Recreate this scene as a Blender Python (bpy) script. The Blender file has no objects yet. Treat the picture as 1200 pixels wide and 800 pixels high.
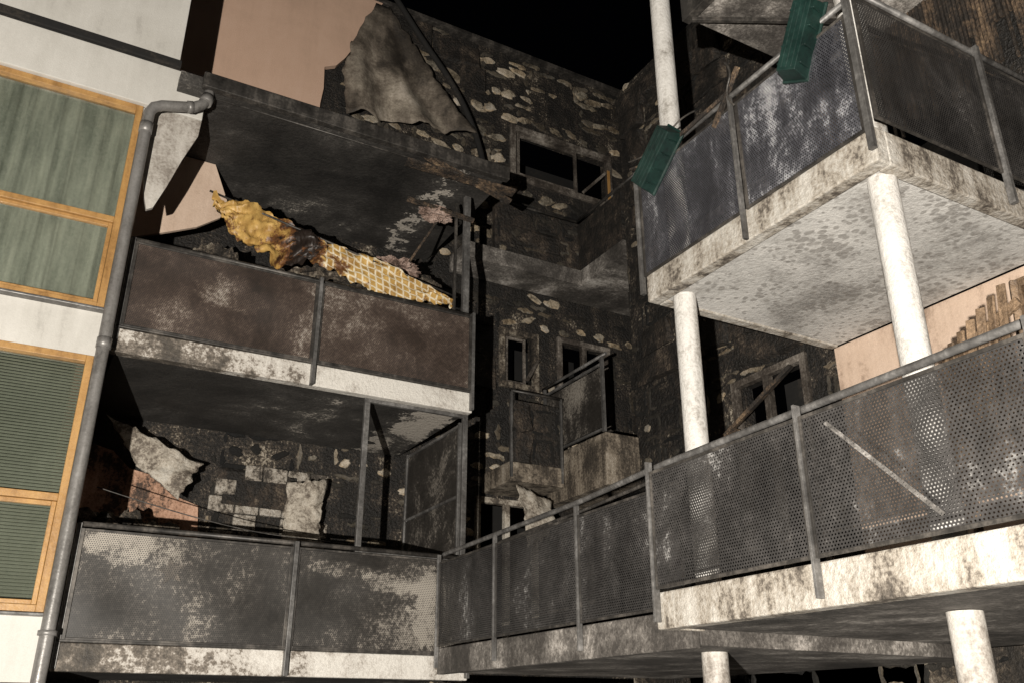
import bpy, bmesh, math, random
from mathutils import Vector, Matrix, noise as mnoise
random.seed(7)
R=math.radians
sc=bpy.context.scene
sc.view_settings.view_transform='Standard'
try: sc.view_settings.look='None'
except Exception: pass
sc.view_settings.exposure=0

# ---------------------------------------------------------------- node helpers
class NG:
    def __init__(s,name):
        s.m=bpy.data.materials.new(name); s.m.use_nodes=True
        s.nt=s.m.node_tree; s.nt.nodes.clear()
        s.out=s.nt.nodes.new('ShaderNodeOutputMaterial')
        s.geo=s.nt.nodes.new('ShaderNodeNewGeometry')
        s.pos=s.geo.outputs['Position']
    def n(s,t,**k):
        nd=s.nt.nodes.new(t)
        for a,b in k.items(): setattr(nd,a,b)
        return nd
    def l(s,a,b): s.nt.links.new(a,b)
    def put(s,inp,v):
        if isinstance(v,bpy.types.NodeSocket): s.l(v,inp)
        else: inp.default_value=v
    def math(s,op,a,b=0.0,c=None,clamp=False):
        nd=s.n('ShaderNodeMath',operation=op); nd.use_clamp=clamp
        s.put(nd.inputs[0],a); s.put(nd.inputs[1],b)
        if c is not None: s.put(nd.inputs[2],c)
        return nd.outputs[0]
    def mapv(s,vec,scale=(1,1,1),loc=(0,0,0),rot=(0,0,0)):
        nd=s.n('ShaderNodeMapping'); s.l(vec,nd.inputs[0])
        nd.inputs['Scale'].default_value=scale; nd.inputs['Location'].default_value=loc
        nd.inputs['Rotation'].default_value=rot
        return nd.outputs[0]
    def noise(s,vec,scale,detail=6,rough=.6,dist=0.0,norm=True,lo=.32,hi=.68):
        nd=s.n('ShaderNodeTexNoise'); s.l(vec,nd.inputs['Vector'])
        nd.inputs['Scale'].default_value=scale; nd.inputs['Detail'].default_value=detail
        nd.inputs['Roughness'].default_value=rough; nd.inputs['Distortion'].default_value=dist
        o=nd.outputs['Fac']
        return s.mr(o,lo,hi) if norm else o
    def mr(s,v,a,b,c=0.0,d=1.0,interp='LINEAR'):
        nd=s.n('ShaderNodeMapRange',interpolation_type=interp); nd.clamp=True
        s.put(nd.inputs[0],v)
        for i,x in zip((1,2,3,4),(a,b,c,d)): s.put(nd.inputs[i],x)
        return nd.outputs[0]
    def ramp(s,f,stops):
        nd=s.n('ShaderNodeValToRGB'); s.l(f,nd.inputs[0])
        e=nd.color_ramp.elements
        while len(e)>1: e.remove(e[-1])
        e[0].position=stops[0][0]; e[0].color=(*stops[0][1],1)
        for p_,c in stops[1:]:
            x=e.new(p_); x.color=(*c,1)
        return nd.outputs[0]
    def mix(s,f,a,b,bt='MIX'):
        nd=s.n('ShaderNodeMix',data_type='RGBA',blend_type=bt)
        s.put(nd.inputs[0],f)
        for i,v in ((6,a),(7,b)):
            if isinstance(v,tuple): nd.inputs[i].default_value=(*v[:3],1)
            else: s.l(v,nd.inputs[i])
        return nd.outputs[2]
    def sep(s):
        nd=s.n('ShaderNodeSeparateXYZ'); s.l(s.pos,nd.inputs[0]); return nd.outputs

def soot(name,stops,scale=1.5,streak=.35,rough=.8,bump=.4,grads=(),perf=None,spots=None,
         metal=0.0,fine=.35,boxes=(),attr=None,bscale=25,offs=(0,0,0),grain=.3,open_holes=True):
    g=NG(name); P=g.mapv(g.pos,loc=offs)
    n1=g.noise(P,scale,5,.7,.3)
    f=n1
    if streak:
        n2=g.noise(g.mapv(P,scale=(5,5,.7)),1.3,3,.65)
        f=g.math('ADD',g.math('MULTIPLY',n1,1-streak),g.math('MULTIPLY',n2,streak))
    xyz=g.sep()
    for ax,a,b,w in grads:
        f=g.math('ADD',f,g.math('MULTIPLY',g.mr(xyz[ax],a,b),w))
    for ax,c1,h1,c2,h2,w in boxes:
        du=g.math('DIVIDE',g.math('SUBTRACT',xyz[ax],c1),h1)
        dv=g.math('DIVIDE',g.math('SUBTRACT',xyz[2],c2),h2)
        d=g.math('SQRT',g.math('ADD',g.math('MULTIPLY',du,du),g.math('MULTIPLY',dv,dv)))
        d=g.math('ADD',d,g.math('MULTIPLY',g.math('SUBTRACT',g.noise(P,6,4,.7),.5),.9))
        f=g.math('ADD',f,g.math('MULTIPLY',g.mr(d,1.1,.85),w))
    f=g.math('ADD',f,g.math('MULTIPLY',g.math('SUBTRACT',g.noise(P,30,2,.75),.5),grain))
    f=g.math('MINIMUM',g.math('MAXIMUM',f,0.0),1.0)
    col=g.ramp(f,stops)
    if fine:
        fn=g.noise(P,110,1,.7)
        col=g.mix(1.0,col,g.ramp(fn,[(0,(1-fine,)*3),(1,(1.0,)*3)]),'MULTIPLY')
    if attr:
        a=g.n('ShaderNodeAttribute',attribute_name=attr)
        col=g.mix(1.0,col,a.outputs['Color'],'MULTIPLY')
    if spots:
        v=g.n('ShaderNodeTexVoronoi',feature='F1')
        dm=g.n('ShaderNodeMix',data_type='VECTOR'); dm.inputs[0].default_value=.05
        ns=g.n('ShaderNodeTexNoise'); ns.inputs['Scale'].default_value=9; g.l(P,ns.inputs['Vector'])
        g.l(P,dm.inputs[4]); g.l(ns.outputs['Color'],dm.inputs[5])
        g.l(dm.outputs[1],v.inputs['Vector']); v.inputs['Scale'].default_value=spots[0]
        rr=g.math('MULTIPLY',g.noise(P,1.6,3,.6),spots[1])
        m=g.mr(g.math('SUBTRACT',v.outputs['Distance'],rr),.06,-.06)
        col=g.mix(g.math('MULTIPLY',m,spots[3]),col,spots[2])
    if perf:
        pitch,rad=perf
        u=g.math('DIVIDE',g.math('ADD',xyz[0],xyz[1]),pitch)
        v=g.math('DIVIDE',xyz[2],pitch*.866)
        row=g.math('FLOOR',v)
        u=g.math('ADD',u,g.math('MULTIPLY',g.math('MODULO',row,2.0),.5))
        du=g.math('SUBTRACT',g.math('FRACT',u),.5)
        dv=g.math('MULTIPLY',g.math('SUBTRACT',g.math('FRACT',v),.5),.866)
        d=g.math('SQRT',g.math('ADD',g.math('MULTIPLY',du,du),g.math('MULTIPLY',dv,dv)))
        rad_=g.math('SUBTRACT',rad/pitch,g.math('MULTIPLY',n1,.08))
        hole=g.mr(g.math('SUBTRACT',d,rad_),.05,-.03)
        if not open_holes: col=g.mix(hole,col,(.012,.011,.01))
    b=g.n('ShaderNodeBsdfPrincipled'); g.l(col,b.inputs['Base Color'])
    rn=g.mr(n1,0,1,max(rough-.12,0),min(rough+.1,1)); g.l(rn,b.inputs['Roughness'])
    b.inputs['Metallic'].default_value=metal
    if bump:
        bn=g.n('ShaderNodeBump'); bn.inputs['Strength'].default_value=bump; bn.inputs['Distance'].default_value=.02
        g.l(g.noise(P,bscale,3,.7),bn.inputs['Height']); g.l(bn.outputs[0],b.inputs['Normal'])
    if perf and open_holes:
        t=g.n('ShaderNodeBsdfTransparent'); mx=g.n('ShaderNodeMixShader')
        g.l(hole,mx.inputs[0]); g.l(b.outputs[0],mx.inputs[1]); g.l(t.outputs[0],mx.inputs[2])
        g.l(mx.outputs[0],g.out.inputs[0])
    else: g.l(b.outputs[0],g.out.inputs[0])
    return g.m

BK=(.007,.006,.005)
M={}
M['char']=soot('charred_wall',[(0,BK),(.45,(.013,.011,.009)),(.66,(.034,.027,.021)),(.84,(.095,.075,.056)),(.94,(.28,.24,.18)),(1,(.42,.37,.3))],1.9,.3,.68,.8,grain=.55)
M['charpale']=soot('charred_wall_pale',[(0,BK),(.4,(.03,.024,.018)),(.6,(.12,.095,.07)),(.8,(.32,.28,.22)),(1,(.5,.45,.38))],2.6,.4,.85,.7)  # paler palette than the main charred wall
M['board']=soot('charred_insulation_board',[(0,BK),(.45,(.016,.013,.01)),(.72,(.05,.037,.027)),(1,(.18,.14,.1))],3,.3,.7,.8)
M['adh']=soot('old_adhesive',[(0,(.04,.033,.027)),(.3,(.17,.145,.11)),(.55,(.46,.41,.33)),(1,(.7,.64,.56))],1.6,.2,.85,.5,attr='shade')
M['salmon']=soot('salmon_render',[(0,(.36,.24,.17)),(.25,(.5,.34,.25)),(.6,(.56,.38,.28)),(1,(.6,.42,.32))],.7,.25,.9,.15,fine=.12,bscale=60,grain=.12)
M['salmonW']=soot('smoky_salmon_render',[(0,(.12,.085,.06)),(.2,(.32,.23,.17)),(.42,(.52,.39,.3)),(1,(.62,.48,.38))],1.0,.35,.9,.15,fine=.12,grain=.15)
M['salmonsoot']=soot('sooty_salmon_render',[(0,(.02,.015,.012)),(.25,(.08,.05,.035)),(.42,(.35,.2,.13)),(.7,(.55,.34,.24)),(1,(.6,.4,.29))],1.3,.3,.9,.3,fine=.2)
M['peel']=soot('peeled_render_sheet',[(0,(.015,.012,.01)),(.3,(.05,.04,.03)),(.55,(.14,.115,.09)),(.8,(.29,.25,.2)),(1,(.48,.42,.35))],.9,.15,.8,.3,grads=[(2,12.6,11.0,.18),(0,4.1,4.9,-.3)],grain=.14,offs=(2,0,1),fine=.12)
M['white']=soot('white_painted_wall',[(0,(.38,.36,.33)),(.25,(.51,.49,.45)),(1,(.62,.6,.56))],.9,.4,.7,.12,fine=.08,bscale=70,grain=.12)
M['whiteS']=soot('smoked_white_board',[(0,(.1,.085,.07)),(.3,(.26,.23,.2)),(.6,(.42,.39,.35)),(1,(.54,.51,.47))],1.6,.3,.75,.15,fine=.1,grads=[(0,.9,.4,.2)])
M['slabW']=soot('sooty_concrete_edge',[(0,(.04,.034,.028)),(.25,(.13,.11,.09)),(.4,(.3,.265,.22)),(.65,(.44,.41,.365)),(1,(.57,.545,.5))],2.6,.5,.75,.35,fine=.2)
M['slabA']=soot('sooty_balcony_edge',[(0,(.03,.026,.022)),(.4,(.085,.072,.058)),(.58,(.2,.17,.14)),(.7,(.48,.445,.4)),(1,(.66,.63,.58))],1.4,.15,.75,.35,fine=.2,grads=[(0,.9,2.9,.42)])
M['upst']=soot('smoked_concrete_upstand',[(0,(.02,.017,.014)),(.35,(.07,.056,.042)),(.6,(.23,.19,.145)),(1,(.46,.41,.34))],2.0,.45,.8,.4,fine=.2)
M['soffR']=soot('spotted_soffit',[(0,(.19,.18,.17)),(.3,(.36,.345,.325)),(.6,(.53,.515,.49)),(1,(.65,.63,.6))],1.2,0,.8,.25,fine=.12,spots=(15,.6,(.18,.165,.15),.6),
    grads=[(0,5.6,4.6,.35)])
M['soffL']=soot('sooty_soffit',[(0,(.03,.027,.024)),(.35,(.07,.062,.055)),(.6,(.16,.145,.13)),(.8,(.36,.33,.3)),(1,(.58,.55,.51))],1.1,.1,.8,.3,fine=.2)
M['soffD']=soot('burned_soffit',[(0,(.012,.011,.01)),(.5,(.03,.027,.024)),(.8,(.058,.053,.048)),(.95,(.15,.137,.12)),(1,(.45,.41,.36))],.8,0,.75,.4,fine=.2,boxes=[(0,4.0,.3,5.7,3,.6)])
M['panU']=soot('perforated_panel_rusty',[(0,(.025,.018,.014)),(.4,(.052,.035,.027)),(.66,(.085,.06,.047)),(.82,(.17,.135,.11)),(1,(.34,.3,.26))],1.1,.1,.6,0,perf=(.02,.0058),open_holes=False,metal=.1,fine=.1,
    boxes=[(0,1.5,.3,6.5,.2,.3)],grain=.35)
M['panD']=soot('perforated_panel_ashy',[(0,(.016,.014,.012)),(.42,(.034,.03,.026)),(.64,(.062,.055,.048)),(.73,(.15,.133,.114)),(1,(.32,.29,.25))],1.0,.1,.55,0,perf=(.02,.0058),open_holes=False,metal=.1,fine=.1,
    boxes=[(0,.85,.3,3.85,.17,.3),(0,3.98,.28,3.4,.42,.42),(0,2.9,.3,3.8,.1,.3),(0,3.4,.25,3.7,.12,.25)],grain=.4)
M['panR']=soot('perforated_panel_grey',[(0,(.016,.015,.015)),(.5,(.036,.034,.033)),(.78,(.06,.056,.054)),(.88,(.15,.145,.14)),(1,(.32,.31,.3))],1.2,.25,.5,0,perf=(.021,.0060),metal=.1,fine=.1,offs=(3.1,1.2,.4),grain=.3)
M['panR2']=soot('perforated_panel_washed',[(0,(.02,.02,.023)),(.45,(.045,.045,.052)),(.64,(.085,.085,.095)),(.74,(.23,.23,.245)),(1,(.45,.45,.45))],.85,.35,.5,0,perf=(.021,.0056),metal=.1,fine=.1,offs=(1,7,2),grain=.24)
M['steel']=soot('galvanised_steel',[(0,(.05,.047,.045)),(.5,(.13,.125,.12)),(1,(.3,.29,.28))],3,.5,.45,0,metal=.4,fine=0)
M['steelD']=soot('sooty_steel',[(0,(.015,.014,.013)),(.5,(.045,.041,.037)),(1,(.14,.125,.11))],3,.5,.5,0,metal=.3,fine=0)
M['col']=soot('white_column_paint',[(0,(.18,.16,.14)),(.24,(.4,.38,.35)),(.45,(.56,.54,.51)),(1,(.68,.66,.63))],2.4,.5,.6,.25,fine=.12,bscale=30)
M['colT']=soot('sooty_column_paint',[(0,(.08,.07,.06)),(.35,(.27,.24,.21)),(.6,(.45,.42,.38)),(1,(.62,.59,.55))],2.4,.5,.6,.2,fine=.15)
M['pipe']=soot('grey_metal_pipe',[(0,(.1,.095,.09)),(.4,(.2,.19,.18)),(1,(.3,.29,.28))],1.4,.6,.4,.06,metal=.3,fine=.1)
M['wood']=soot('oak_window_frame',[(0,(.24,.125,.04)),(.5,(.4,.22,.075)),(1,(.5,.29,.1))],3,.7,.5,.1,fine=.2)
M['woodB']=soot('charred_timber',[(0,BK),(.45,(.03,.022,.016)),(.7,(.12,.08,.05)),(1,(.32,.22,.13))],4,.5,.8,.7)
M['woodL']=soot('scorched_brown_timber',[(0,(.03,.02,.012)),(.4,(.11,.07,.04)),(1,(.3,.2,.12))],6,.5,.7,.4)
M['frameB']=soot('sooty_window_frame',[(0,(.02,.017,.014)),(.4,(.07,.058,.048)),(.7,(.2,.175,.15)),(1,(.45,.41,.36))],2,.3,.6,.3)
M['green']=soot('green_plastic',[(0,(.004,.01,.009)),(.4,(.006,.02,.0165)),(1,(.01,.035,.028))],5,.3,.45,.08,fine=.15)
M['rag']=soot('sooty_sheeting',[(0,(.05,.04,.032)),(.3,(.17,.14,.11)),(.55,(.46,.41,.34)),(1,(.64,.6,.53))],2.8,.2,.8,.4)
M['block']=soot('scorched_white_blocks',[(0,(.02,.018,.015)),(.35,(.09,.075,.06)),(.5,(.34,.3,.25)),(.75,(.52,.48,.42)),(1,(.62,.58,.52))],3.2,.2,.85,.8)
M['black']=soot('burned_interior_and_shade',[(0,(.004,.004,.004)),(.7,(.01,.009,.008)),(1,(.03,.025,.02))],2,0,.9,0,fine=0)  # near-black; also painted shade for the parapet gap and the diagonal wall line
M['pink']=soot('scorched_insulation_wool',[(0,(.05,.03,.02)),(.35,(.17,.11,.085)),(.6,(.4,.29,.24)),(1,(.58,.46,.4))],4,.2,.9,.6)
M['asph']=soot('asphalt_courtyard',[(0,(.03,.03,.03)),(.5,(.05,.05,.05)),(1,(.075,.073,.07))],.6,0,.85,.5,bscale=60)
M['sticker']=soot('pale_sticker',[(0,(.05,.043,.036)),(.5,(.09,.078,.066)),(1,(.2,.17,.14))],8,.3,.6,0,perf=(.02,.0058),open_holes=False)
M['paintmark']=soot('faded_paint_stroke',[(0,(.05,.047,.043)),(.5,(.14,.13,.12)),(1,(.36,.34,.32))],9,.2,.6,0,perf=(.021,.0060))
M['curtain']=soot('green_grey_curtain',[(0,(.19,.205,.175)),(.5,(.31,.325,.28)),(1,(.42,.435,.375))],1,.9,.9,0,fine=0)
M['blind']=soot('pale_green_blind',[(0,(.25,.265,.22)),(1,(.38,.4,.335))],1,.2,.7,0,fine=0)
g=NG('window_glass'); tr=g.n('ShaderNodeBsdfTransparent'); gl=g.n('ShaderNodeBsdfGlossy')
gl.inputs['Roughness'].default_value=.03; tr.inputs[0].default_value=(.84,.85,.83,1)
mx=g.n('ShaderNodeMixShader'); fr=g.n('ShaderNodeFresnel'); fr.inputs[0].default_value=1.5
g.l(fr.outputs[0],mx.inputs[0]); g.l(tr.outputs[0],mx.inputs[1]); g.l(gl.outputs[0],mx.inputs[2]); g.l(mx.outputs[0],g.out.inputs[0]); M['glass']=g.m
g=NG('yellow_plaid_cloth'); X,Y,Z=g.sep()
def stripes(v,p,w): 
    return g.mr(g.math('ABSOLUTE',g.math('SUBTRACT',g.math('FRACT',g.math('DIVIDE',v,p)),.5)),w,w-.06)
st=g.math('MAXIMUM',stripes(g.math('ADD',X,g.math('MULTIPLY',Z,.15)),.085,.15),stripes(g.math('ADD',Z,g.math('MULTIPLY',X,.27)),.075,.15))
st=g.math('MULTIPLY',st,g.mr(X,2.35,2.5))
nn=g.noise(g.pos,7,4,.6)
c=g.mix(nn,(.26,.14,.035),(.54,.35,.11))
c=g.mix(g.math('MULTIPLY',g.math('MULTIPLY',st,.85),g.mr(nn,0,.5,.5,1)),c,(.68,.62,.48))
burn=g.math('ADD',g.math('MULTIPLY',g.noise(g.pos,4.5,5,.75),.85),g.mr(g.math('ABSOLUTE',g.math('SUBTRACT',X,2.24)),.36,.0,0,.75))
c=g.mix(g.mr(burn,.5,.72),c,(.12,.05,.018)); c=g.mix(g.mr(burn,.76,.95),c,(.018,.012,.009))
b=g.n('ShaderNodeBsdfPrincipled'); g.l(c,b.inputs['Base Color']); b.inputs['Roughness'].default_value=.5
g.l(b.outputs[0],g.out.inputs[0]); M['cloth']=g.m

# ---------------------------------------------------------------- mesh helpers
col=sc.collection
def empty(name,loc=(0,0,0)):
    o=bpy.data.objects.new(name,None); o.location=(0,0,0); o.empty_display_size=.2; col.objects.link(o); return o
def obj(name,bm,mat,parent=None,bevel=0,smooth=False):
    me=bpy.data.meshes.new(name); bmesh.ops.recalc_face_normals(bm,faces=bm.faces); bm.to_mesh(me); bm.free()
    me.materials.append(M[mat] if isinstance(mat,str) else mat)
    if smooth:
        for p_ in me.polygons: p_.use_smooth=True
    o=bpy.data.objects.new(name,me); col.objects.link(o)
    if parent: o.parent=parent
    if bevel:
        md=o.modifiers.new('bevel','BEVEL'); md.width=bevel; md.segments=2; md.limit_method='ANGLE'
    return o
def addbox(bm,x0,x1,y0,y1,z0,z1,mtx=None):
    vs=[bm.verts.new((x,y,z)) for z in (z0,z1) for y in (y0,y1) for x in (x0,x1)]
    for f in ((0,1,3,2),(4,6,7,5),(0,4,5,1),(2,3,7,6),(0,2,6,4),(1,5,7,3)): bm.faces.new([vs[i] for i in f])
    if mtx: 
        for v in vs: v.co=mtx@v.co
    return vs
def box(name,mat,x0,x1,y0,y1,z0,z1,parent=None,bevel=.006):
    bm=bmesh.new(); addbox(bm,x0,x1,y0,y1,z0,z1); return obj(name,bm,mat,parent,bevel)
def boxes(name,mat,lst,parent=None,bevel=.005):
    bm=bmesh.new()
    for b_ in lst: addbox(bm,*b_)
    return obj(name,bm,mat,parent,bevel)
def addbeam(bm,a,b,w,h,twist=0):
    a=Vector(a);b=Vector(b);d=b-a;L=d.length
    m=Matrix.Translation((a+b)/2)@d.to_track_quat('X','Z').to_matrix().to_4x4()@Matrix.Rotation(twist,4,'X')
    addbox(bm,-L/2,L/2,-w/2,w/2,-h/2,h/2,m)
def beams(name,mat,lst,parent=None,bevel=.004):
    bm=bmesh.new()
    for a,b_,w,h in lst: addbeam(bm,a,b_,w,h,random.uniform(-.3,.3) if w!=h else 0)
    return obj(name,bm,mat,parent,bevel)
def addtube(bm,a,b,r,n=12):
    a=Vector(a);b=Vector(b);d=b-a
    m=Matrix.Translation((a+b)/2)@d.to_track_quat('Z','Y').to_matrix().to_4x4()
    bmesh.ops.create_cone(bm,cap_ends=True,segments=n,radius1=r,radius2=r,depth=d.length,matrix=m)
def tubes(name,mat,lst,parent=None,n=12):
    bm=bmesh.new()
    for a,b_,r in lst: addtube(bm,a,b_,r,n)
    o=obj(name,bm,mat,parent)
    for p_ in o.data.polygons: p_.use_smooth = len(p_.vertices)==4
    return o
def curve(name,mat,pts,r,parent=None,smooth=False):
    cu=bpy.data.curves.new(name,'CURVE'); cu.dimensions='3D'; cu.bevel_depth=r; cu.bevel_resolution=4; cu.use_fill_caps=True
    sp=cu.splines.new('NURBS' if smooth else 'POLY'); sp.points.add(len(pts)-1)
    for q,pt in zip(sp.points,pts): q.co=(*pt,1)
    if smooth: sp.use_endpoint_u=True; sp.order_u=3
    o=bpy.data.objects.new(name,cu); col.objects.link(o); cu.materials.append(M[mat])
    if parent: o.parent=parent
    return o
def panel(name,mat,a,b,z0,z1,parent,warp=.008,nz=8):
    a=Vector((*a,0));b=Vector((*b,0));n=max(4,int((b-a).length*8)); nrm=(b-a).cross(Vector((0,0,1))).normalized()
    bm=bmesh.new(); g_=[]
    for i in range(n+1):
        row=[]
        for j in range(nz+1):
            u=i/n;v=j/nz;q=a.lerp(b,u);q.z=z0+(z1-z0)*v
            e=min(1,6*u,6*(1-u))*min(1,4*v,4*(1-v))
            q=q+nrm*warp*e*mnoise.noise(Vector((q.x*1.7+3,q.y*1.7,q.z*1.7)))*3
            row.append(bm.verts.new(q))
        g_.append(row)
    for i in range(n):
        for j in range(nz): bm.faces.new((g_[i][j],g_[i+1][j],g_[i+1][j+1],g_[i][j+1]))
    return obj(name,bm,mat,parent,0,True)
def wall(name,mat,ax,c0,c1,u0,u1,z0,z1,holes=(),parent=None):
    us=sorted({u0,u1,*[min(max(h[i],u0),u1) for h in holes for i in (0,1)]})
    zs=sorted({z0,z1,*[min(max(h[i],z0),z1) for h in holes for i in (2,3)]})
    bm=bmesh.new()
    for a,b_ in zip(us,us[1:]):
        for c,d in zip(zs,zs[1:]):
            mu,mz=(a+b_)/2,(c+d)/2
            if any(h[0]<mu<h[1] and h[2]<mz<h[3] for h in holes): continue
            if ax==1: addbox(bm,a,b_,c0,c1,c,d)
            else: addbox(bm,c0,c1,a,b_,c,d)
    bmesh.ops.remove_doubles(bm,verts=bm.verts,dist=1e-4)
    return obj(name,bm,mat,parent)

def adhesive(name,ax,c,u0,u1,z0,z1,holes=(),bright=(.3,1.0),keep=.8,board=.22,bw=.95,bh=.48,parent=None,seed=1,dab=.55,bead=.75,size=1.0):
    """remains of a burned insulation facade: perimeter beads + dabs of mortar, some charred boards"""
    rnd=random.Random(seed); bm=bmesh.new(); cl=bm.loops.layers.color.new('shade'); bb=bmesh.new()
    def W(u,z,w):
        return (u,c-w,z) if ax==1 else (c-w,u,z)
    def okp(u,z): return u0<u<u1 and z0<z<z1 and not any(h[0]-.03<u<h[1]+.03 and h[2]-.03<z<h[3]+.03 for h in holes)
    def blob(pts_out,pts_in,s,t):
        vo=[bm.verts.new(W(*p_,0.0)) for p_ in pts_out]; vi=[bm.verts.new(W(*p_,t)) for p_ in pts_in]
        n=len(vo); fs=[]
        for i in range(n):
            j=(i+1)%n; fs.append(bm.faces.new((vo[i],vo[j],vi[j],vi[i])))
        fs.append(bm.faces.new(vi))
        s=max(0,min(1,s))
        for f in fs:
            k2=rnd.uniform(.85,1)
            for lp in f.loops: lp[cl]=(s,s*k2**.4,s*k2,1)
    def dabf(u,z,a,b_,s):
        if not okp(u,z): return
        n=14; ph=rnd.uniform(-.5,.5); r=[rnd.uniform(.75,1.18) for _ in range(n)]
        o_=[];i_=[]
        for k in range(n):
            t=2*math.pi*k/n; x=a*math.cos(t)*r[k]; y=b_*math.sin(t)*r[k]
            x,y=x*math.cos(ph)-y*math.sin(ph),x*math.sin(ph)+y*math.cos(ph)
            o_.append((u+x,z+y)); i_.append((u+x*.75,z+y*.75))
        blob(o_,i_,s,rnd.uniform(.012,.025))
    def beadf(a,b_,s):
        d=Vector((b_[0]-a[0],b_[1]-a[1])); L=d.length; d/=L; nn=Vector((-d.y,d.x)); t=0
        while t<L-.06:
            ln=min(rnd.uniform(.08,.5),L-t)
            if rnd.random()<bead:
                k=max(2,int(ln/.05)); up=[];dn=[];upi=[];dni=[]
                for i in range(k+1):
                    q=Vector(a)+d*(t+ln*i/k)+nn*rnd.uniform(-.015,.015); w=rnd.uniform(.012,.04)*size*(0.4 if i in(0,k) else 1)
                    up.append(q+nn*w);dn.append(q-nn*w);upi.append(q+nn*w*.6);dni.append(q-nn*w*.6)
                m_=Vector(a)+d*(t+ln/2)
                if all(okp(q.x,q.y) for q in (up[0],up[-1],m_)): blob([tuple(q) for q in up+dn[::-1]],[tuple(q) for q in upi+dni[::-1]],s*rnd.uniform(.3,1.15),rnd.uniform(.01,.022))
            t+=ln+rnd.uniform(.02,.12)
    z=z0-rnd.uniform(0,.3)
    while z<z1:
        u=u0-rnd.uniform(0,bw); 
        while u<u1:
            w=bw*rnd.choice((1,1,1,.5,.72)); s=rnd.uniform(*bright)
            zone=mnoise.noise(Vector((u*.6+seed*3.1,z*.6,seed)))*1.3+.75
            s*=max(.12,min(1.5,zone))
            if rnd.random()<keep:
                i=.05; j1,j2=rnd.uniform(-.03,.03),rnd.uniform(-.03,.03)
                p=[(u+i,z+i+j1),(u+w-i,z+i),(u+w-i,z+bh-i+j2),(u+i,z+bh-i)]
                for a,b_ in zip(p,p[1:]+p[:1]): beadf(a,b_,s*.7)
                if rnd.random()<dab:
                    nd=3 if w>.8 else (2 if w>.6 else 1)
                    for k in range(nd): dabf(u+w*(k+.5)/nd+rnd.uniform(-.05,.05),z+bh/2+rnd.uniform(-.06,.06),rnd.uniform(.06,.13)*size,rnd.uniform(.035,.065)*size,s*rnd.uniform(.7,1.6))
            if rnd.random()<board and okp(u+.03,z+.03) and okp(u+w-.03,z+bh-.03) and okp(u+w/2,z+bh/2) and okp(u+.03,z+bh-.03) and okp(u+w-.03,z+.03):
                t=rnd.uniform(.03,.12); g1=rnd.uniform(.008,.02)
                vs=addbox(bb,u+g1,u+w-g1,0,t,z+g1,z+bh-g1)
                for v in vs:
                    q=v.co; x=q.x+rnd.uniform(-.06,.06); zz=q.z+rnd.uniform(-.05,.05); v.co=W(x,zz,max(q.y,0)+ (rnd.uniform(-.02,.04) if q.y>0 else 0))
            u+=w
        z+=bh
    o=obj(name+'_adhesive',bm,'adh',parent); 
    obj(name+'_boards',bb,'board',parent,.006)
    return o
def sheet(name,mat,c00,c10,c11,c01,parent,n=18,amp=.05,freq=3,rag=.04,seed=0):
    c=[Vector(q) for q in (c00,c10,c11,c01)]; nrm=(c[1]-c[0]).cross(c[3]-c[0]).normalized(); bm=bmesh.new(); G=[]
    for i in range(n+1):
        row=[]
        for j in range(n+1):
            u=i/n;v=j/n
            ed=min(u,1-u,v,1-v)
            q=(c[0].lerp(c[1],u)).lerp(c[3].lerp(c[2],u),v)
            nz=mnoise.fractal(q*freq+Vector((seed,seed*2,0)),1.0,2.0,4)
            q=q+nrm*nz*amp
            if ed<1e-6:
                cc=(c[0]+c[1]+c[2]+c[3])/4; q=q+(cc-q).normalized()*rag*(mnoise.noise(q*14)*1.2+.3)
            row.append(bm.verts.new(q))
        G.append(row)
    for i in range(n):
        for j in range(n): bm.faces.new((G[i][j],G[i+1][j],G[i+1][j+1],G[i][j+1]))
    o=obj(name,bm,mat,parent,0,True); 
    md=o.modifiers.new('thick','SOLIDIFY'); md.thickness=.012
    return o
def lump(name,mat,cx,cy,cz,sx,sy,sz,parent,seed=0,amp=.35):
    bm=bmesh.new(); bmesh.ops.create_icosphere(bm,subdivisions=5,radius=1)
    for v in bm.verts:
        d=1+amp*mnoise.fractal(v.co*1.6+Vector((seed,0,seed)),.7,2.1,6)
        v.co=Vector((cx+v.co.x*sx*d,cy+v.co.y*sy*d,cz+v.co.z*sz*d))
    return obj(name,bm,mat,parent,0,False)
def window(name,parent,ax,c,u0,u1,z0,z1,fr=.07,mat='frameB',mull=None,trans=None,depth=.09):
    L=[]
    def bx(a,b_,d,e,off=0): L.append((a,b_,c+off,c+off+depth,d,e) if ax==1 else (c+off,c+off+depth,a,b_,d,e))
    bx(u0,u0+fr,z0,z1); bx(u1-fr,u1,z0,z1); bx(u0+fr,u1-fr,z1-fr,z1); bx(u0+fr,u1-fr,z0,z0+fr)
    if mull: bx(mull-fr/2,mull+fr/2,z0+fr,z1-fr,.004)
    if trans: bx(u0+fr,u1-fr,trans-fr/2,trans+fr/2,.008)
    return boxes(name,mat,L,parent)
def poly(name,mat,pts,y0,y1,parent,ax=1):
    bm=bmesh.new(); vs=[bm.verts.new((u,y0,z) if ax==1 else (y0,u,z)) for u,z in pts]
    f=bm.faces.new(vs); r=bmesh.ops.extrude_face_region(bm,geom=[f])
    bmesh.ops.translate(bm,verts=[e for e in r['geom'] if isinstance(e,bmesh.types.BMVert)],vec=(0,y1-y0,0) if ax==1 else (y1-y0,0,0))
    bmesh.ops.triangulate(bm,faces=[q for q in bm.faces if len(q.verts)>4])
    return obj(name,bm,mat,parent,.004)

# ---------------------------------------------------------------- ground
bm=bmesh.new(); bmesh.ops.create_grid(bm,x_segments=60,y_segments=60,size=200)
obj('ground',bm,'asph')

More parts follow.
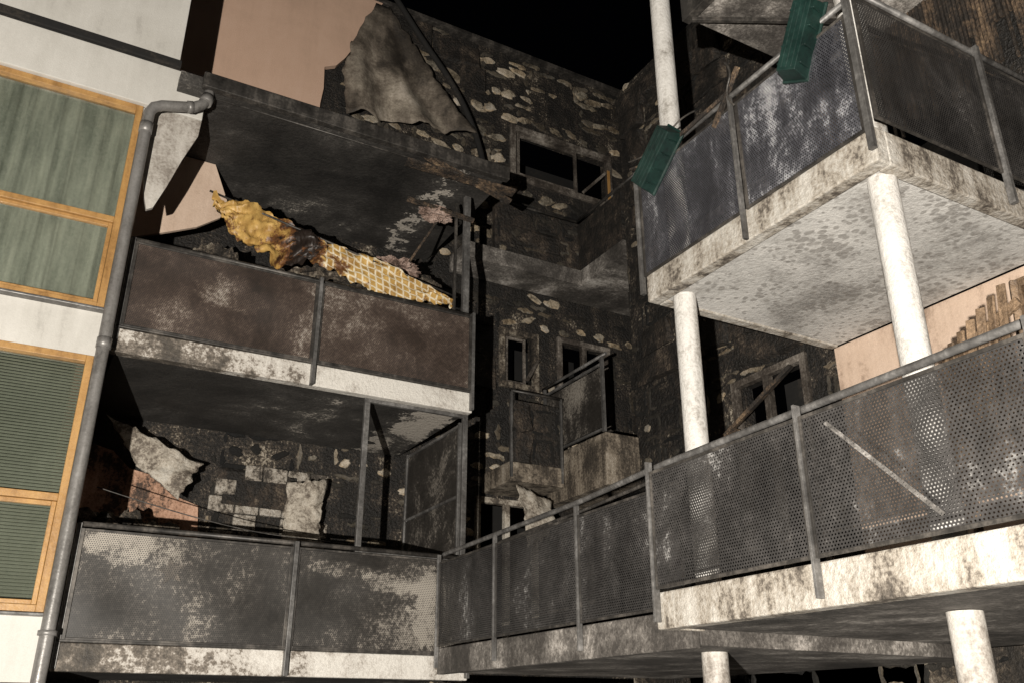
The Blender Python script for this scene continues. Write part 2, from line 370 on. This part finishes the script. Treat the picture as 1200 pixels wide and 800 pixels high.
# ================================================================ BUILDING
B=empty('apartment_building')
holes=[(-1.9,.33,6.08,8.5),(-1.9,.33,3.25,5.6),(-5.2,-2.6,6.08,8.5),(-5.2,-2.6,3.25,5.6),(-1.9,.33,.6,2.7)]
wall('facade_wall','white',1,8.82,9.12,-9,.45,0,8.5,holes,B)
box('facade_side_wall','salmonsoot',.2,.455,9.12,11.0,0,8.7,B)
box('fascia_board','white',-9,.93,8.74,8.82,8.505,9.06,B)
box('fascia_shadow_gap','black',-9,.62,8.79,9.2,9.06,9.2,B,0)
box('roof_parapet','white',-9,.6,8.72,9.0,9.15,11.2,B)
box('parapet_gap_shade_strip','black',-9,.62,8.69,8.725,9.07,9.165,B)  # black strip set proud, painting the shade of the gap below the parapet
poly('fascia_return','whiteS',[(.40,8.5),(.93,8.5),(.92,8.3),(.80,7.95),(.70,7.6),(.60,7.3),(.54,7.26),(.5,7.4),(.40,7.9)],8.76,8.81,B)
for k,(z0,z1,tr_) in enumerate(((6.08,8.5,7.08),(3.25,5.6,4.24))):
    for j,(u0,u1) in enumerate(((-1.9,.33),(-5.2,-2.6))):
        window(f'window_frame_{k}{j}',B,1,8.79,u0,u1,z0,z1,.065,'wood',None,tr_,depth=.11)
        window(f'window_sash_{k}{j}',B,1,8.83,u0+.067,u1-.067,z0+.067,tr_-.035,.04,'wood',depth=.05)
        box(f'window_glass_{k}{j}','glass',u0+.05,u1-.05,8.86,8.866,z0+.05,z1-.05,B,0)
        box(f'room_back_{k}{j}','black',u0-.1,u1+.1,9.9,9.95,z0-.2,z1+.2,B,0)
        bm=bmesh.new(); n=260 if k==0 else 0
        if k==0:
            prev=None; rc=random.Random(5+j); ph=0
            for i in range(n+1):
                x=u0+(u1-u0)*i/n; ph+=rc.uniform(.05,.55); y=9.05+.022*math.sin(ph)+.02*math.sin(x*7+1)
                cur=(bm.verts.new((x,y,z0-.05)),bm.verts.new((x+.02*math.sin(x*5),y*.5+9.05*.5,z1+.05)))
                if prev: bm.faces.new((prev[0],cur[0],cur[1],prev[1]))
                prev=cur
            obj(f'curtain_{j}',bm,'curtain',B,0,True)
        else:
            z=z0+.03
            while z<z1:
                addbox(bm,u0+.06,u1-.06,-.018,.018,-.0008,.0008,Matrix.Translation((0,8.97,z))@Matrix.Rotation(R(52),4,'X')); z+=.03
            obj(f'venetian_blind_{j}',bm,'blind',B)
    box(f'window_sill_{k}','steel',-1.95,.38,8.72,8.83,z0-.03,z0-.004,B)
# --- rear wall of main wing, plane Y=11
hA=[(6.05,8.12,10.7,11.78),(5.87,6.55,7.0,7.95),(5.5,6.5,3.1,5.3),(.9,1.9,6.0,8.1),(2.3,4.0,6.0,8.0),(6.9,7.9,6.6,8.0),(6.9,7.9,3.4,5.0)]
wall('rear_wall','char',1,11.0,11.3,.2,8.4,0,13.25,hA,B)
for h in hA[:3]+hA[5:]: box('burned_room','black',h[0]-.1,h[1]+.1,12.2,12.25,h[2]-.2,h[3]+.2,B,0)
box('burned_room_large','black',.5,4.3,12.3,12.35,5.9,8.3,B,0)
box('roof_coping','steelD',.2,8.6,10.88,11.35,13.25,13.33,B)
box('recess_end_wall','char',8.38,8.7,9.25,11.3,0,13.25,B)
adhesive('top_wall',1,11.0,3.1,8.38,8.9,13.25,hA,(.75,1.5),.95,.22,parent=B,seed=3,dab=.9,bead=.6,size=1.6)
adhesive('recess_wall',1,11.0,4.35,8.38,2.8,8.6,hA,(.5,1.3),.95,.35,parent=B,seed=5,size=1.3)
adhesive('recess_end',0,8.38,9.25,11.0,2.8,13,(),(.4,1.1),.9,.3,parent=B,seed=8)
adhesive('lower_balcony_wall',1,11.0,1.9,4.3,3.0,5.7,(),(.6,1.2),.9,.2,parent=B,seed=12)
poly('salmon_render_top','salmon',[(.2,8.9),(.2,13.25),(3.62,13.25),(3.5,12.95),(3.42,12.6),(3.22,12.2),(3.08,11.9),(2.95,11.7),(2.77,11.6),(2.79,11.2),(2.76,10.9),(2.78,8.9)],10.9,10.995,B)
poly('salmon_render_low','salmonsoot',[(.5,3.1),(.5,5.35),(.8,5.28),(1.0,5.1),(1.25,5.05),(1.5,4.85),(1.82,4.75),(1.88,4.2),(1.86,3.1)],10.93,10.995,B)
bm=bmesh.new(); G=[]; NU,NV=40,34
Lp=[(3.5,13.15),(3.12,12.1),(3.02,11.5),(3.1,10.7)]; Rp=[(3.72,13.15),(4.15,12.5),(4.62,11.75),(5.15,10.95)]
def ip(P_,t):
    s=t*(len(P_)-1); i=min(int(s),len(P_)-2); f=s-i; return P_[i][0]*(1-f)+P_[i+1][0]*f, P_[i][1]*(1-f)+P_[i+1][1]*f
for i in range(NU+1):
    row=[]
    for j in range(NV+1):
        u=i/NU; v=j/NV; a=ip(Lp,v); c_=ip(Rp,v)
        x=a[0]*(1-u)+c_[0]*u; z=a[1]*(1-u)+c_[1]*u
        y=10.86-v*(.12+.2*math.sin(u*7.5+.6)**2)-.35*max(0,v-.7)*u-.03*mnoise.noise(Vector((x*3,z*3,1)))
        if v>.97 or u>.97 or u<.03: 
            z+=.09*mnoise.noise(Vector((x*6,z*6,5))); x+=.06*mnoise.noise(Vector((x*7,z*7,9)))
        row.append(bm.verts.new((x,y,z)))
    G.append(row)
for i in range(NU):
    for j in range(NV): bm.faces.new((G[i][j],G[i+1][j],G[i+1][j+1],G[i][j+1]))
o=obj('peeled_render_flap',bm,'peel',B,0,True); md=o.modifiers.new('t','SOLIDIFY'); md.thickness=.015
bl=[];rr=random.Random(4)
for r_ in range(6):
    u=1.9+rr.uniform(0,.12)
    while u<3.2:
        w=rr.uniform(.22,.34)
        if rr.random()<.85: bl.append((u,u+w-.015,10.96-rr.uniform(0,.03),10.998,4.1+r_*.205,4.1+r_*.205+.19))
        u+=w
boxes('exposed_blockwork','block',bl,B,.015)
# --- B wing wall, plane X=7.05
hB=[(6.2,7.35,3.2,6.05),(7.9,8.7,3.2,5.3),(6.4,7.6,7.2,8.4)]
wall('wing_wall','char',0,7.05,7.35,5.4,9.25,0,11.6,hB,B)
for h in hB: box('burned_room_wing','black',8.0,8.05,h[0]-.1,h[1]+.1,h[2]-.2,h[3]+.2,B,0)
adhesive('wing',0,7.05,5.4,9.25,3.0,11.6,hB,(.35,1.0),.95,.5,parent=B,seed=21,bw=.6,bh=.4,dab=.4,size=.9)
wall('wing_salmon_wall','salmonW',0,6.55,6.8,-4,5.42,3.15,5.70,[(2.2,3.6,3.15,5.6)],B)
window('wing_door_frame',B,0,6.50,2.2,3.6,3.15,5.6,.07,'woodL',None,depth=.1)
box('wing_return_wall','salmonsoot',6.8,7.05,5.2,5.42,3.15,5.7,B)
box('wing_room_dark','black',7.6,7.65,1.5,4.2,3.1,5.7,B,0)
wall('wing_upper_wall','char',0,6.52,6.8,-4,5.42,5.96,11.6,[(3.6,4.9,5.96,7.9)],B)
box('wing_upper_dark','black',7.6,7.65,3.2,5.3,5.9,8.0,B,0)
bm=bmesh.new(); rr=random.Random(9); y=1.2
while y<5.3:
    w=rr.uniform(.018,.035); addbox(bm,6.47,6.49+rr.uniform(0,.02),y,y+w,7.5+rr.uniform(-.15,.15) if rr.random()<.85 else 7.9,8.9); y+=w+rr.uniform(.004,.02)
obj('charred_slat_cladding',bm,'woodB',B)
box('ground_floor_wall','charpale',4.4,7.05,9.6,9.8,0,2.8,B)
window('ground_floor_window',B,1,9.55,4.5,5.9,1.2,2.72,.08,'rag',5.2,depth=.05)
window('ground_floor_window_b',B,1,9.55,6.1,7.0,1.2,2.7,.08,'frameB',None,depth=.05)
wall('ground_floor_wing_wall','charpale',0,7.05,7.3,-4,9.6,0,2.95,[(5.9,7.3,0,2.6)],B)
adhesive('ground_wing',0,7.05,-1,9.5,1,2.9,[(5.9,7.3,0,2.6)],(.3,1),.9,.3,parent=B,seed=31)
window('ground_wing_window',B,0,7.0,5.9,7.3,1.0,2.6,.09,'frameB',6.6,depth=.06)
window('upper_burned_window',B,1,10.95,6.05,8.12,10.7,11.78,.1,'frameB',None)
window('upper_burned_sash',B,1,11.0,6.2,7.4,10.82,11.66,.05,'frameB',None,depth=.05)
box('window_wood_edge','wood',8.0,8.06,10.93,10.945,10.8,11.45,B)
beams('broken_sash','frameB',[((7.45,10.9,10.8),(7.9,10.85,11.3),.05,.05)],B)
window('recess_burned_window',B,1,10.95,5.87,6.55,7.0,7.95,.09,'charpale',None)
window('recess_burned_sash',B,1,11.02,6.0,6.35,7.1,7.85,.04,'frameB',None,depth=.04)
beams('broken_sash_b','frameB',[((6.25,10.8,7.1),(6.5,10.9,7.5),.05,.04)],B)
window('recess_side_window',B,1,10.95,6.9,7.9,6.6,8.0,.08,'frameB',7.4)
window('recess_side_window_low',B,1,10.95,6.9,7.9,3.4,5.0,.08,'frameB',7.4)
window('low_burned_window',B,1,10.95,5.5,6.5,3.1,5.3,.08,'rag',6.0)
box('recess_bay_slab','upst',5.6,6.46,10.15,10.99,5.35,5.62,B,.015)
box('recess_bay_parapet','board',5.62,6.42,10.17,10.23,5.62,6.5,B,.01)
adhesive('recess_bay_face',1,10.17,5.62,6.42,5.62,6.5,(),(.4,1),.95,.4,parent=B,seed=55,bw=.4,bh=.42)
boxes('recess_bay_posts','steel',[(5.6,5.63,10.13,10.17,5.4,6.62),(6.40,6.43,10.13,10.165,5.4,6.62)],B,.002)
tubes('recess_bay_rail','steelD',[((5.6,10.15,6.62),(6.46,10.15,6.62),.02)],B)
sheet('hanging_insulation','rag',(5.7,10.2,5.3),(6.35,10.25,5.2),(6.2,10.15,4.65),(5.85,10.1,4.5),B,16,.1,2.5,.06,8)
window('wing_burned_door',B,0,7.0,6.2,7.35,3.2,6.05,.08,'frameB',6.8)
window('wing_burned_window_high',B,0,7.0,6.4,7.6,7.2,8.4,.08,'frameB',7.0)
beams('collapsed_door_timbers','woodB',[((6.9,6.3,5.9),(6.6,7.5,5.1),.09,.04),((6.9,7.6,5.3),(6.7,6.4,4.9),.12,.03),((6.8,7.9,5.0),(6.7,7.0,5.35),.1,.03)],B)
box('recess_parapet','board',5.5,7.08,10.45,10.55,8.95,9.8,B)
box('recess_parapet_return','board',7.0,7.08,9.25,10.45,8.95,9.78,B)
box('recess_slab','soffL',5.0,8.38,10.4,10.99,8.68,8.94,B)
box('recess_slab_return','soffL',7.0,8.38,9.26,10.4,8.68,8.94,B)
adhesive('recess_parapet_face',1,10.45,5.5,7.08,8.95,9.8,(),(.3,.8),.9,.3,parent=B,seed=41,bw=.5,bh=.3)
tubes('recess_rail','steelD',[((7.03,10.5,9.88),(7.03,8.7,9.88),.025),((5.5,10.5,9.85),(7.03,10.5,9.88),.02)],B)

# ================================================================ BALCONIES A (front Y=8.8)
def balcony_A(name,zb,zt,rail,pan,sof):
    E=empty(name)
    box('slab_core',sof,.5,4.32,8.9,10.98,zb,zt,E)
    box('slab_edge','slabA',.46,4.34,8.78,8.9,zb-.02,zt+.02,E,.01)
    box('slab_drip','steelD',.46,4.34,8.75,8.80,zt+.022,zt+.045,E)
    z0=zt+.06; z1=rail-.07
    for i,(a,b_) in enumerate(((.5,2.41),(2.45,4.3))):
        panel(f'guard_panel_{i}',pan,(a+.02,8.76),(b_-.02,8.76),z0,z1,E,.018)
        boxes(f'guard_frame_{i}','steelD',[(a,a+.03,8.74,8.78,z0-.02,z1+.02),(b_-.03,b_,8.74,8.78,z0-.02,z1+.02),(a+.03,b_-.03,8.742,8.778,z1,z1+.02),(a+.03,b_-.03,8.742,8.778,z0-.02,z0)],E,.003)
    tubes('handrail','steelD',[((.48,8.82,rail),(4.32,8.82,rail),.024),((.48,8.86,rail-.14),(4.32,8.86,rail-.14),.012)],E)
    boxes('posts','steel',[(2.41,2.45,8.71,8.8,zb-.02,rail),(.46,.5,8.76,8.82,zb,rail),(4.3,4.335,8.72,8.8,zb,rail)],E,.003)
    return E
b1=balcony_A('balcony',2.81,3.0,4.03,'panD','soffD')
b2=balcony_A('balcony',5.70,5.9,6.92,'panU','soffD')
boxes('corner_post','steel',[(4.22,4.30,8.84,8.9,5.95,8.6)],b2,.004)
boxes('corner_post_inner','steelD',[(4.12,4.15,8.9,8.94,6.95,8.5)],b2,.004)
S=empty('balcony_wind_screen')
boxes('screen_frame','steel',[(3.06,3.12,8.82,8.87,3.99,5.66),(4.25,4.31,8.82,8.87,3.05,5.66),(3.12,4.25,8.822,8.868,3.96,4.01),(3.12,4.25,8.822,8.868,5.62,5.66)],S)
panel('side_screen_lower','panD',(4.28,8.98),(4.28,10.5),3.1,4.72,S,.02)
panel('side_screen_upper','panD',(4.28,8.98),(4.28,10.5),4.75,5.55,S,.02)
boxes('side_screen_frame','steel',[(4.26,4.30,10.5,10.54,3.05,5.6),(4.255,4.295,8.98,10.5,4.72,4.75),(4.255,4.295,8.98,10.5,5.55,5.58),(4.255,4.295,8.94,8.98,3.05,5.6)],S)
bm=bmesh.new(); vs=[]
for k in range(10):
    r_=.13 if k%2==0 else .06; t=math.pi/2+k*math.pi/5+.2; vs.append(bm.verts.new((1.3+r_*math.cos(t),8.735,3.66+r_*math.sin(t))))
c0=bm.verts.new((1.3,8.735,3.66))
for k in range(10): bm.faces.new((vs[k],vs[(k+1)%10],c0))
st_=obj('star_sticker',bm,'sticker',b1)
T=empty('roof_canopy')
box('canopy_slab','soffD',.62,4.62,8.55,10.98,8.78,8.93,T)
box('canopy_edge','steelD',.85,4.66,8.46,8.55,8.76,8.95,T,.01)
tubes('canopy_lath','steelD',[((.9,8.62,8.75),(4.6,8.62,8.75),.012)],T)
poly('balcony_back_salmon','salmonW',[(.47,8.77),(.47,7.5),(.9,7.7),(1.2,7.85),(1.45,8.05),(1.5,8.3),(1.3,8.77)],9.95,10.0,B)
D=empty('fire_debris')
beams('fallen_beams','woodB',[((3.3,8.62,8.68),(4.7,8.42,8.55),.16,.03),((3.5,8.55,8.80),(4.66,8.45,8.42),.1,.03),((3.45,8.9,8.35),(4.3,8.75,8.2),.06,.04),((3.6,9.1,7.6),(4.0,8.95,8.4),.03,.03),((2.4,9.6,7.4),(4.0,9.7,8.0),.06,.04)],D)
lump('insulation_wad','pink',3.85,8.95,8.28,.2,.12,.08,D,2,.5)
lump('charred_heap','charpale',3.1,9.7,7.5,.9,.35,.32,D,5,.6)
lump('charred_heap_b','pink',3.55,9.5,7.65,.3,.2,.12,D,9,.6)
lump('charred_heap_c','charpale',1.4,10.0,7.0,.5,.4,.5,D,11,.6)
sheet('hanging_sheeting','rag',(.62,10.45,5.55),(1.74,10.5,5.14),(1.5,10.35,4.68),(1.05,10.45,5.0),D,20,.07,3,.05,2)
sheet('hanging_sheeting_b','rag',(2.75,10.6,5.1),(3.25,10.6,5.15),(3.2,10.5,4.1),(2.75,10.5,4.1),D,20,.16,2.2,.06,6)
lump('charred_furniture','charpale',.9,10.2,3.9,.5,.4,.5,D,14,.6)
lump('charred_furniture_b','charpale',2.6,10.3,3.8,.8,.4,.4,D,17,.6)
curve('hanging_cable','steelD',[(.6,9.4,4.5),(1.8,9.4,4.22),(3.0,9.3,4.16),(4.2,9.3,4.12)],.006,D,True)
curve('wall_shadow_line','black',[(3.7,10.6,13.2),(4.1,10.5,12.5),(4.8,10.5,11.7),(5.25,10.5,10.8),(5.3,10.4,10.1)],.045,D,True)  # black tube added to draw the diagonal shadow line on the upper wall
A=empty('burned_awning')
top=[(1.18,7.76),(1.57,7.74),(2.11,7.66),(2.43,7.5),(3.11,7.46),(4.12,7.16)]
bot=[(1.25,7.55),(1.50,7.27),(1.98,7.04),(2.40,7.22),(3.14,7.0),(4.14,7.06)]
bm=bmesh.new(); G=[]; n=120; m=20
for i in range(n+1):
    t=i/n; a=ip(top,t); b_=ip(bot,t); row=[]
    for j in range(m+1):
        v=j/m; x=a[0]*(1-v)+b_[0]*v; z=a[1]*(1-v)+b_[1]*v
        z+=.04*mnoise.noise(Vector((x*9,j*.0,3)))+(.09*mnoise.noise(Vector((x*15,0,7))) if j==m else 0)
        amp=.17 if x<2.5 else .06
        y=8.95+amp*mnoise.fractal(Vector((x*4.0+v*2.5,v*1.2,1)),.8,2,5)
        row.append(bm.verts.new((x,y,z)))
    G.append(row)
for i in range(n):
    for j in range(m): bm.faces.new((G[i][j],G[i+1][j],G[i+1][j+1],G[i][j+1]))
obj('cloth',bm,'cloth',A,0,True)
tubes('awning_arm','steelD',[((1.15,8.95,7.78),(4.2,8.97,7.2),.012)],A)

D2=empty('downpipe')
curve('pipe','pipe',[(.38,8.55,0),(.38,8.55,8.15),(.385,8.55,8.28),(.42,8.55,8.36),(.5,8.55,8.41),(.8,8.55,8.50),(.88,8.55,8.56),(.93,8.56,8.66),(.94,8.58,8.8)],.058,D2)
tubes('pipe_joint','pipe',[((.38,8.55,8.02),(.38,8.55,8.14),.066),((.38,8.55,5.6),(.38,8.55,5.7),.066),((.38,8.55,3.05),(.38,8.55,3.09),.075),((.74,8.55,8.485),(.8,8.55,8.50),.066),((.91,8.55,8.6),(.94,8.57,8.7),.07)],D2)
boxes('pipe_bracket','steelD',[(.36,.40,8.6,8.8,z,z+.03) for z in (3.1,5.75,7.6)],D2)

# ================================================================ WING BALCONIES
U=empty('balcony')
x0=4.36;xw=6.52;ya=3.05;yb=5.42
box('slab_soffit','soffR',x0+.02,xw,ya+.02,yb-.02,5.70,5.90,U)
boxes('slab_edge','slabW',[(x0-.02,x0+.1,ya-.02,yb+.02,5.685,5.95),(x0+.1,xw,yb-.08,yb+.02,5.685,5.95),(x0+.1,xw+.3,ya-.02,ya+.08,5.685,5.95)],U,.012)
for i,(a,b_) in enumerate(((ya,4.16),(4.2,yb))):
    panel(f'guard_panel_{i}','panR2',(x0-.05,b_-.02),(x0-.05,a+.02),5.93,6.86,U,.02)
    boxes(f'guard_frame_{i}','steelD',[(x0-.06,x0-.04,a,a+.03,5.91,6.88),(x0-.06,x0-.04,b_-.03,b_,5.91,6.88),(x0-.058,x0-.042,a+.03,b_-.03,6.86,6.88),(x0-.058,x0-.042,a+.03,b_-.03,5.91,5.93)],U,.002)
boxes('posts','steel',[(x0-.1,x0-.06,4.165,4.19,5.66,6.95),(x0-.08,x0-.04,ya-.05,ya-.005,5.75,7.3),(x0-.08,x0-.04,yb,yb+.04,5.75,6.98)],U,.003)
tubes('handrail','steel',[((x0-.04,ya-.02,6.98),(x0-.04,yb,6.98),.022),((x0-.04,ya-.02,7.12),(6.9,ya-.02,7.12),.022)],U)
for i,(a,b_) in enumerate(((x0,5.68),(5.72,7.0))):
    panel(f'side_panel_{i}','panR',(a+.02,ya-.04),(b_-.02,ya-.04),6.02,7.02,U,.012)
    boxes(f'side_frame_{i}','steelD',[(a,a+.03,ya-.05,ya-.03,6.0,7.04),(b_-.03,b_,ya-.05,ya-.03,6.0,7.04),(a+.03,b_-.03,ya-.048,ya-.032,7.02,7.04),(a+.03,b_-.03,ya-.048,ya-.032,6.0,6.02)],U,.002)
boxes('side_post','steel',[(5.68,5.72,ya-.08,ya-.03,5.75,7.14)],U,.003)
beams('burned_rail_scraps','woodB',[((4.3,4.2,7.0),(4.3,5.4,6.95),.06,.03),((4.28,4.05,7.15),(4.3,4.4,6.8),.04,.03),((4.32,5.0,6.9),(4.3,5.5,7.05),.05,.02)],U)
curve('dangling_wire','steelD',[(4.25,4.15,7.25),(4.22,4.05,7.1),(4.25,4.2,6.95),(4.24,4.1,6.8)],.008,U,True)
curve('dangling_wire_b','steelD',[(4.3,4.6,7.1),(4.28,4.8,7.15),(4.3,5.1,7.0),(4.24,5.45,7.08)],.008,U,True)
V=empty('balcony')
box('slab_soffit','soffL',4.75,6.5,-.5,5.0,8.6,8.82,V)
box('slab_edge','steelD',4.66,4.75,-.5,5.04,8.58,8.86,V)
beams('awning_rod','steelD',[((4.7,4.95,8.55),(6.0,4.2,8.5),.04,.04)],V)
F=empty('balcony')
box('upstand','upst',6.5,7.04,9.2,10.72,5.2,5.9,F,.012)
panel('guard_panel','panD',(6.5,10.66),(6.5,9.25),5.98,6.82,F,.012)
boxes('guard_frame','steel',[(6.47,6.51,9.18,9.23,5.9,6.95),(6.47,6.51,10.68,10.72,5.9,6.95),(6.472,6.508,9.23,10.68,6.84,6.87),(6.472,6.508,9.23,10.68,5.93,5.96)],F,.003)
tubes('handrail','steel',[((6.49,9.1,6.97),(6.49,10.75,6.97),.022)],F)
Wk=empty('access_walkway')
box('slab_near','soffL',3.82,7.04,-4,4.72,2.955,3.14,Wk)
box('slab_edge_near','slabW',3.70,3.82,-4,4.76,2.94,3.17,Wk,.012)
box('slab_end_near','slabW',3.82,4.06,4.72,4.76,2.945,3.16,Wk,.005)
box('slab_far','soffL',4.06,7.04,4.77,8.75,2.86,3.05,Wk)
box('slab_edge_far','soffL',3.98,4.06,4.77,8.75,2.84,3.09,Wk,.01)
ys=[-3.4,-2.05,-.7,.65,2.0,3.35,4.70]
for i,(a,b_) in enumerate(zip(ys,ys[1:])):
    panel(f'guard_panel_{i}','panR',(3.66,b_-.025),(3.66,a+.025),3.2,3.93,Wk,.012)
    boxes(f'guard_frame_{i}','steelD',[(3.65,3.67,a+.012,a+.03,3.18,3.95),(3.65,3.67,b_-.03,b_-.012,3.18,3.95),(3.652,3.668,a+.03,b_-.03,3.93,3.95),(3.652,3.668,a+.03,b_-.03,3.18,3.2)],Wk,.002)
boxes('posts_near','steel',[(3.635,3.685,y-.009,y+.009,2.98,4.02) for y in ys],Wk,.002)
yf=[4.74,6.04,7.45,8.7]
for i,(a,b_) in enumerate(zip(yf,yf[1:])):
    panel(f'guard_panel_far_{i}','panR',(3.95,b_-.025),(3.95,a+.025),3.12,3.92,Wk,.012)
    boxes(f'guard_frame_far_{i}','steelD',[(3.94,3.96,a+.012,a+.03,3.1,3.94),(3.94,3.96,b_-.03,b_-.012,3.1,3.94),(3.942,3.958,a+.03,b_-.03,3.92,3.94),(3.942,3.958,a+.03,b_-.03,3.1,3.12)],Wk,.002)
boxes('posts_far','steel',[(3.925,3.965,y-.012,y+.012,2.9,4.02) for y in yf[1:]],Wk,.002)
curve('handrail','steel',[(3.72,-4,4.03),(3.74,2,4.03),(3.8,4.7,4.03),(3.92,6.0,4.03),(4.0,8.7,4.03)],.022,Wk)
curve('handrail_lower','steelD',[(3.85,4.7,3.97),(3.97,6.0,3.97),(4.08,8.7,3.97)],.014,Wk)
beams('paint_stroke','paintmark',[((3.635,3.14,3.86),(3.635,2.55,3.26),.004,.022)],Wk,0)
bm=bmesh.new(); prev=None
for k in range(40):
    t=R(100)+k/39*R(170); q=[bm.verts.new((3.635,2.02-rr_*.8*math.cos(t)*-1-.02*math.sin(k*.3),3.66+rr_*math.sin(t))) for rr_ in (.155,.175)]
    if prev: bm.faces.new((prev[0],q[0],q[1],prev[1]))
    prev=q
obj('painted_ring',bm,'paintmark',Wk)

def column(name,x,y,z0,z1,r,mat):
    bm=bmesh.new(); n=40; segs=max(2,int((z1-z0)/.25)); prev=None
    for i in range(segs+1):
        z=z0+(z1-z0)*i/segs; ring=[bm.verts.new((x+r*math.cos(2*math.pi*k/n),y+r*math.sin(2*math.pi*k/n),z)) for k in range(n)]
        if prev:
            for k in range(n): bm.faces.new((prev[k],prev[(k+1)%n],ring[(k+1)%n],ring[k]))
        prev=ring
    return obj(name,bm,mat,None,0,True)
RC=.095
for (x,y) in ((4.58,3.2),(4.56,5.22),(4.56,-.6)):
    C=empty('concrete_column')
    for nm,a,b_,mt in (('shaft_ground',0,2.95,'colT'),('shaft_middle',3.1,5.70,'col'),('shaft_top',5.93,13,'col' )):
        o=column(nm,x,y,a,b_,RC,mt); o.parent=C
def planter(pos,axis,side):
    E=empty('planter_box')
    bm=bmesh.new()
    L=.56; w0,w1=.075,.095; h=.17; t=.008
    def ring(z,ww,ll): return [bm.verts.new(q) for q in ((-ll,-ww,z),(ll,-ww,z),(ll,ww,z),(-ll,ww,z))]
    rs=[ring(0,w0,L/2-.02),ring(h-.02,w1,L/2),ring(h-.018,w1+.014,L/2+.014),ring(h,w1+.014,L/2+.014),ring(h,w1-t,L/2-t),ring(.012,w0-t,L/2-.03)]
    bm.faces.new(rs[0]); bm.faces.new(rs[-1])
    for a,b_ in zip(rs,rs[1:]):
        for k in range(4): bm.faces.new((a[k],a[(k+1)%4],b_[(k+1)%4],b_[k]))
    for x in (-.2,-.07,.07,.2): addbox(bm,x-.006,x+.006,-w1-.004,w1+.004,.02,h-.03)
    for yy in (-.04,.0,.04): addbox(bm,-L/2+.04,L/2-.04,yy-.005,yy+.005,-.006,.004)
    ax=Vector(axis).normalized(); sd=Vector(side); sd=(sd-ax*sd.dot(ax)).normalized(); up=ax.cross(sd)
    m=Matrix((ax,up,sd)).transposed().to_4x4(); m.translation=Vector(pos)
    for v in bm.verts: v.co=m@v.co
    obj('trough',bm,'green',E,.006)
    p=Vector(pos)
    tubes('bracket','steelD',[(p+sd*.1+ax*.1,p+sd*.25+ax*.12,.008),(p+sd*.1-ax*.1,p+sd*.25-ax*.05,.008)],E,8)
planter((4.14,3.36,6.87),(.02,-.32,.66),(1,.15,.3))
planter((4.12,5.02,6.84),(.0,-.6,.48),(1,.1,.25))
Ch=empty('wooden_sun_lounger')
beams('slats','woodL',[((4.7,2.66+.075*k,4.72-.045*k),(4.72,2.80+.075*k,3.7-.02*k),.015,.055) for k in range(6)],Ch)
beams('frame','woodL',[((4.74,2.60,4.60),(4.74,3.16,4.36),.03,.06),((4.74,2.75,3.75),(4.74,3.25,3.6),.03,.06),((4.76,2.62,4.74),(4.92,2.85,3.15),.04,.05),((4.76,3.12,4.48),(4.92,3.25,3.15),.04,.05)],Ch)

# ================================================================ LIGHTS
WL=empty('floodlight_tripod')
lp=Vector((-2.2,-1.6,1.5)); tgt=Vector((3.6,7.6,7.0)); dr=(tgt-lp).normalized()
rot=dr.to_track_quat('-Z','Y')
bm=bmesh.new(); addbox(bm,-.2,.2,-.14,.14,.06,.16,Matrix.Translation(lp)@rot.to_matrix().to_4x4()); obj('lamp_housing',bm,'steelD',WL,.02)
tubes('tripod','steelD',[(lp-dr*.16,(lp.x-.1,lp.y-.15,1.2),.02)]+[((lp.x-.1,lp.y-.15,1.25),(lp.x-.1+.5*math.cos(t),lp.y-.15+.5*math.sin(t),.0),.014) for t in (0.3,2.4,4.5)],WL)
ld=bpy.data.lights.new('floodlight','SPOT'); ld.energy=8700; ld.spot_size=R(130); ld.spot_blend=.6; ld.shadow_soft_size=.04; ld.color=(1,.94,.85)
lo=bpy.data.objects.new('floodlight_lamp',ld); lo.location=lp; lo.rotation_euler=rot.to_euler(); col.objects.link(lo); lo.parent=WL
sd=bpy.data.lights.new('added_faint_sun','SUN'); sd.energy=.02; sd.angle=R(10); sd.color=(1,.95,.88)  # faint sun lamp added as weak night fill; no moon is in view
so=bpy.data.objects.new('added_faint_sun_lamp',sd); so.rotation_euler=(R(50),0,R(-20)); col.objects.link(so)
w=bpy.data.worlds.new('World'); sc.world=w; w.use_nodes=True; nt=w.node_tree
bg=nt.nodes['Background']; sk=nt.nodes.new('ShaderNodeTexSky'); sk.sky_type='NISHITA'; sk.sun_disc=False; sk.sun_elevation=R(-3); sk.sun_rotation=R(160)
nt.links.new(sk.outputs[0],bg.inputs[0]); bg.inputs[1].default_value=.01

cd=bpy.data.cameras.new('camera'); cd.lens=1044/1200*36; cd.sensor_width=36; cd.clip_end=1000; cd.clip_start=.05
co=bpy.data.objects.new('camera',cd); co.location=(0,0,2.4); co.rotation_euler=(R(90+23.1),0,R(-29)); col.objects.link(co); sc.camera=co
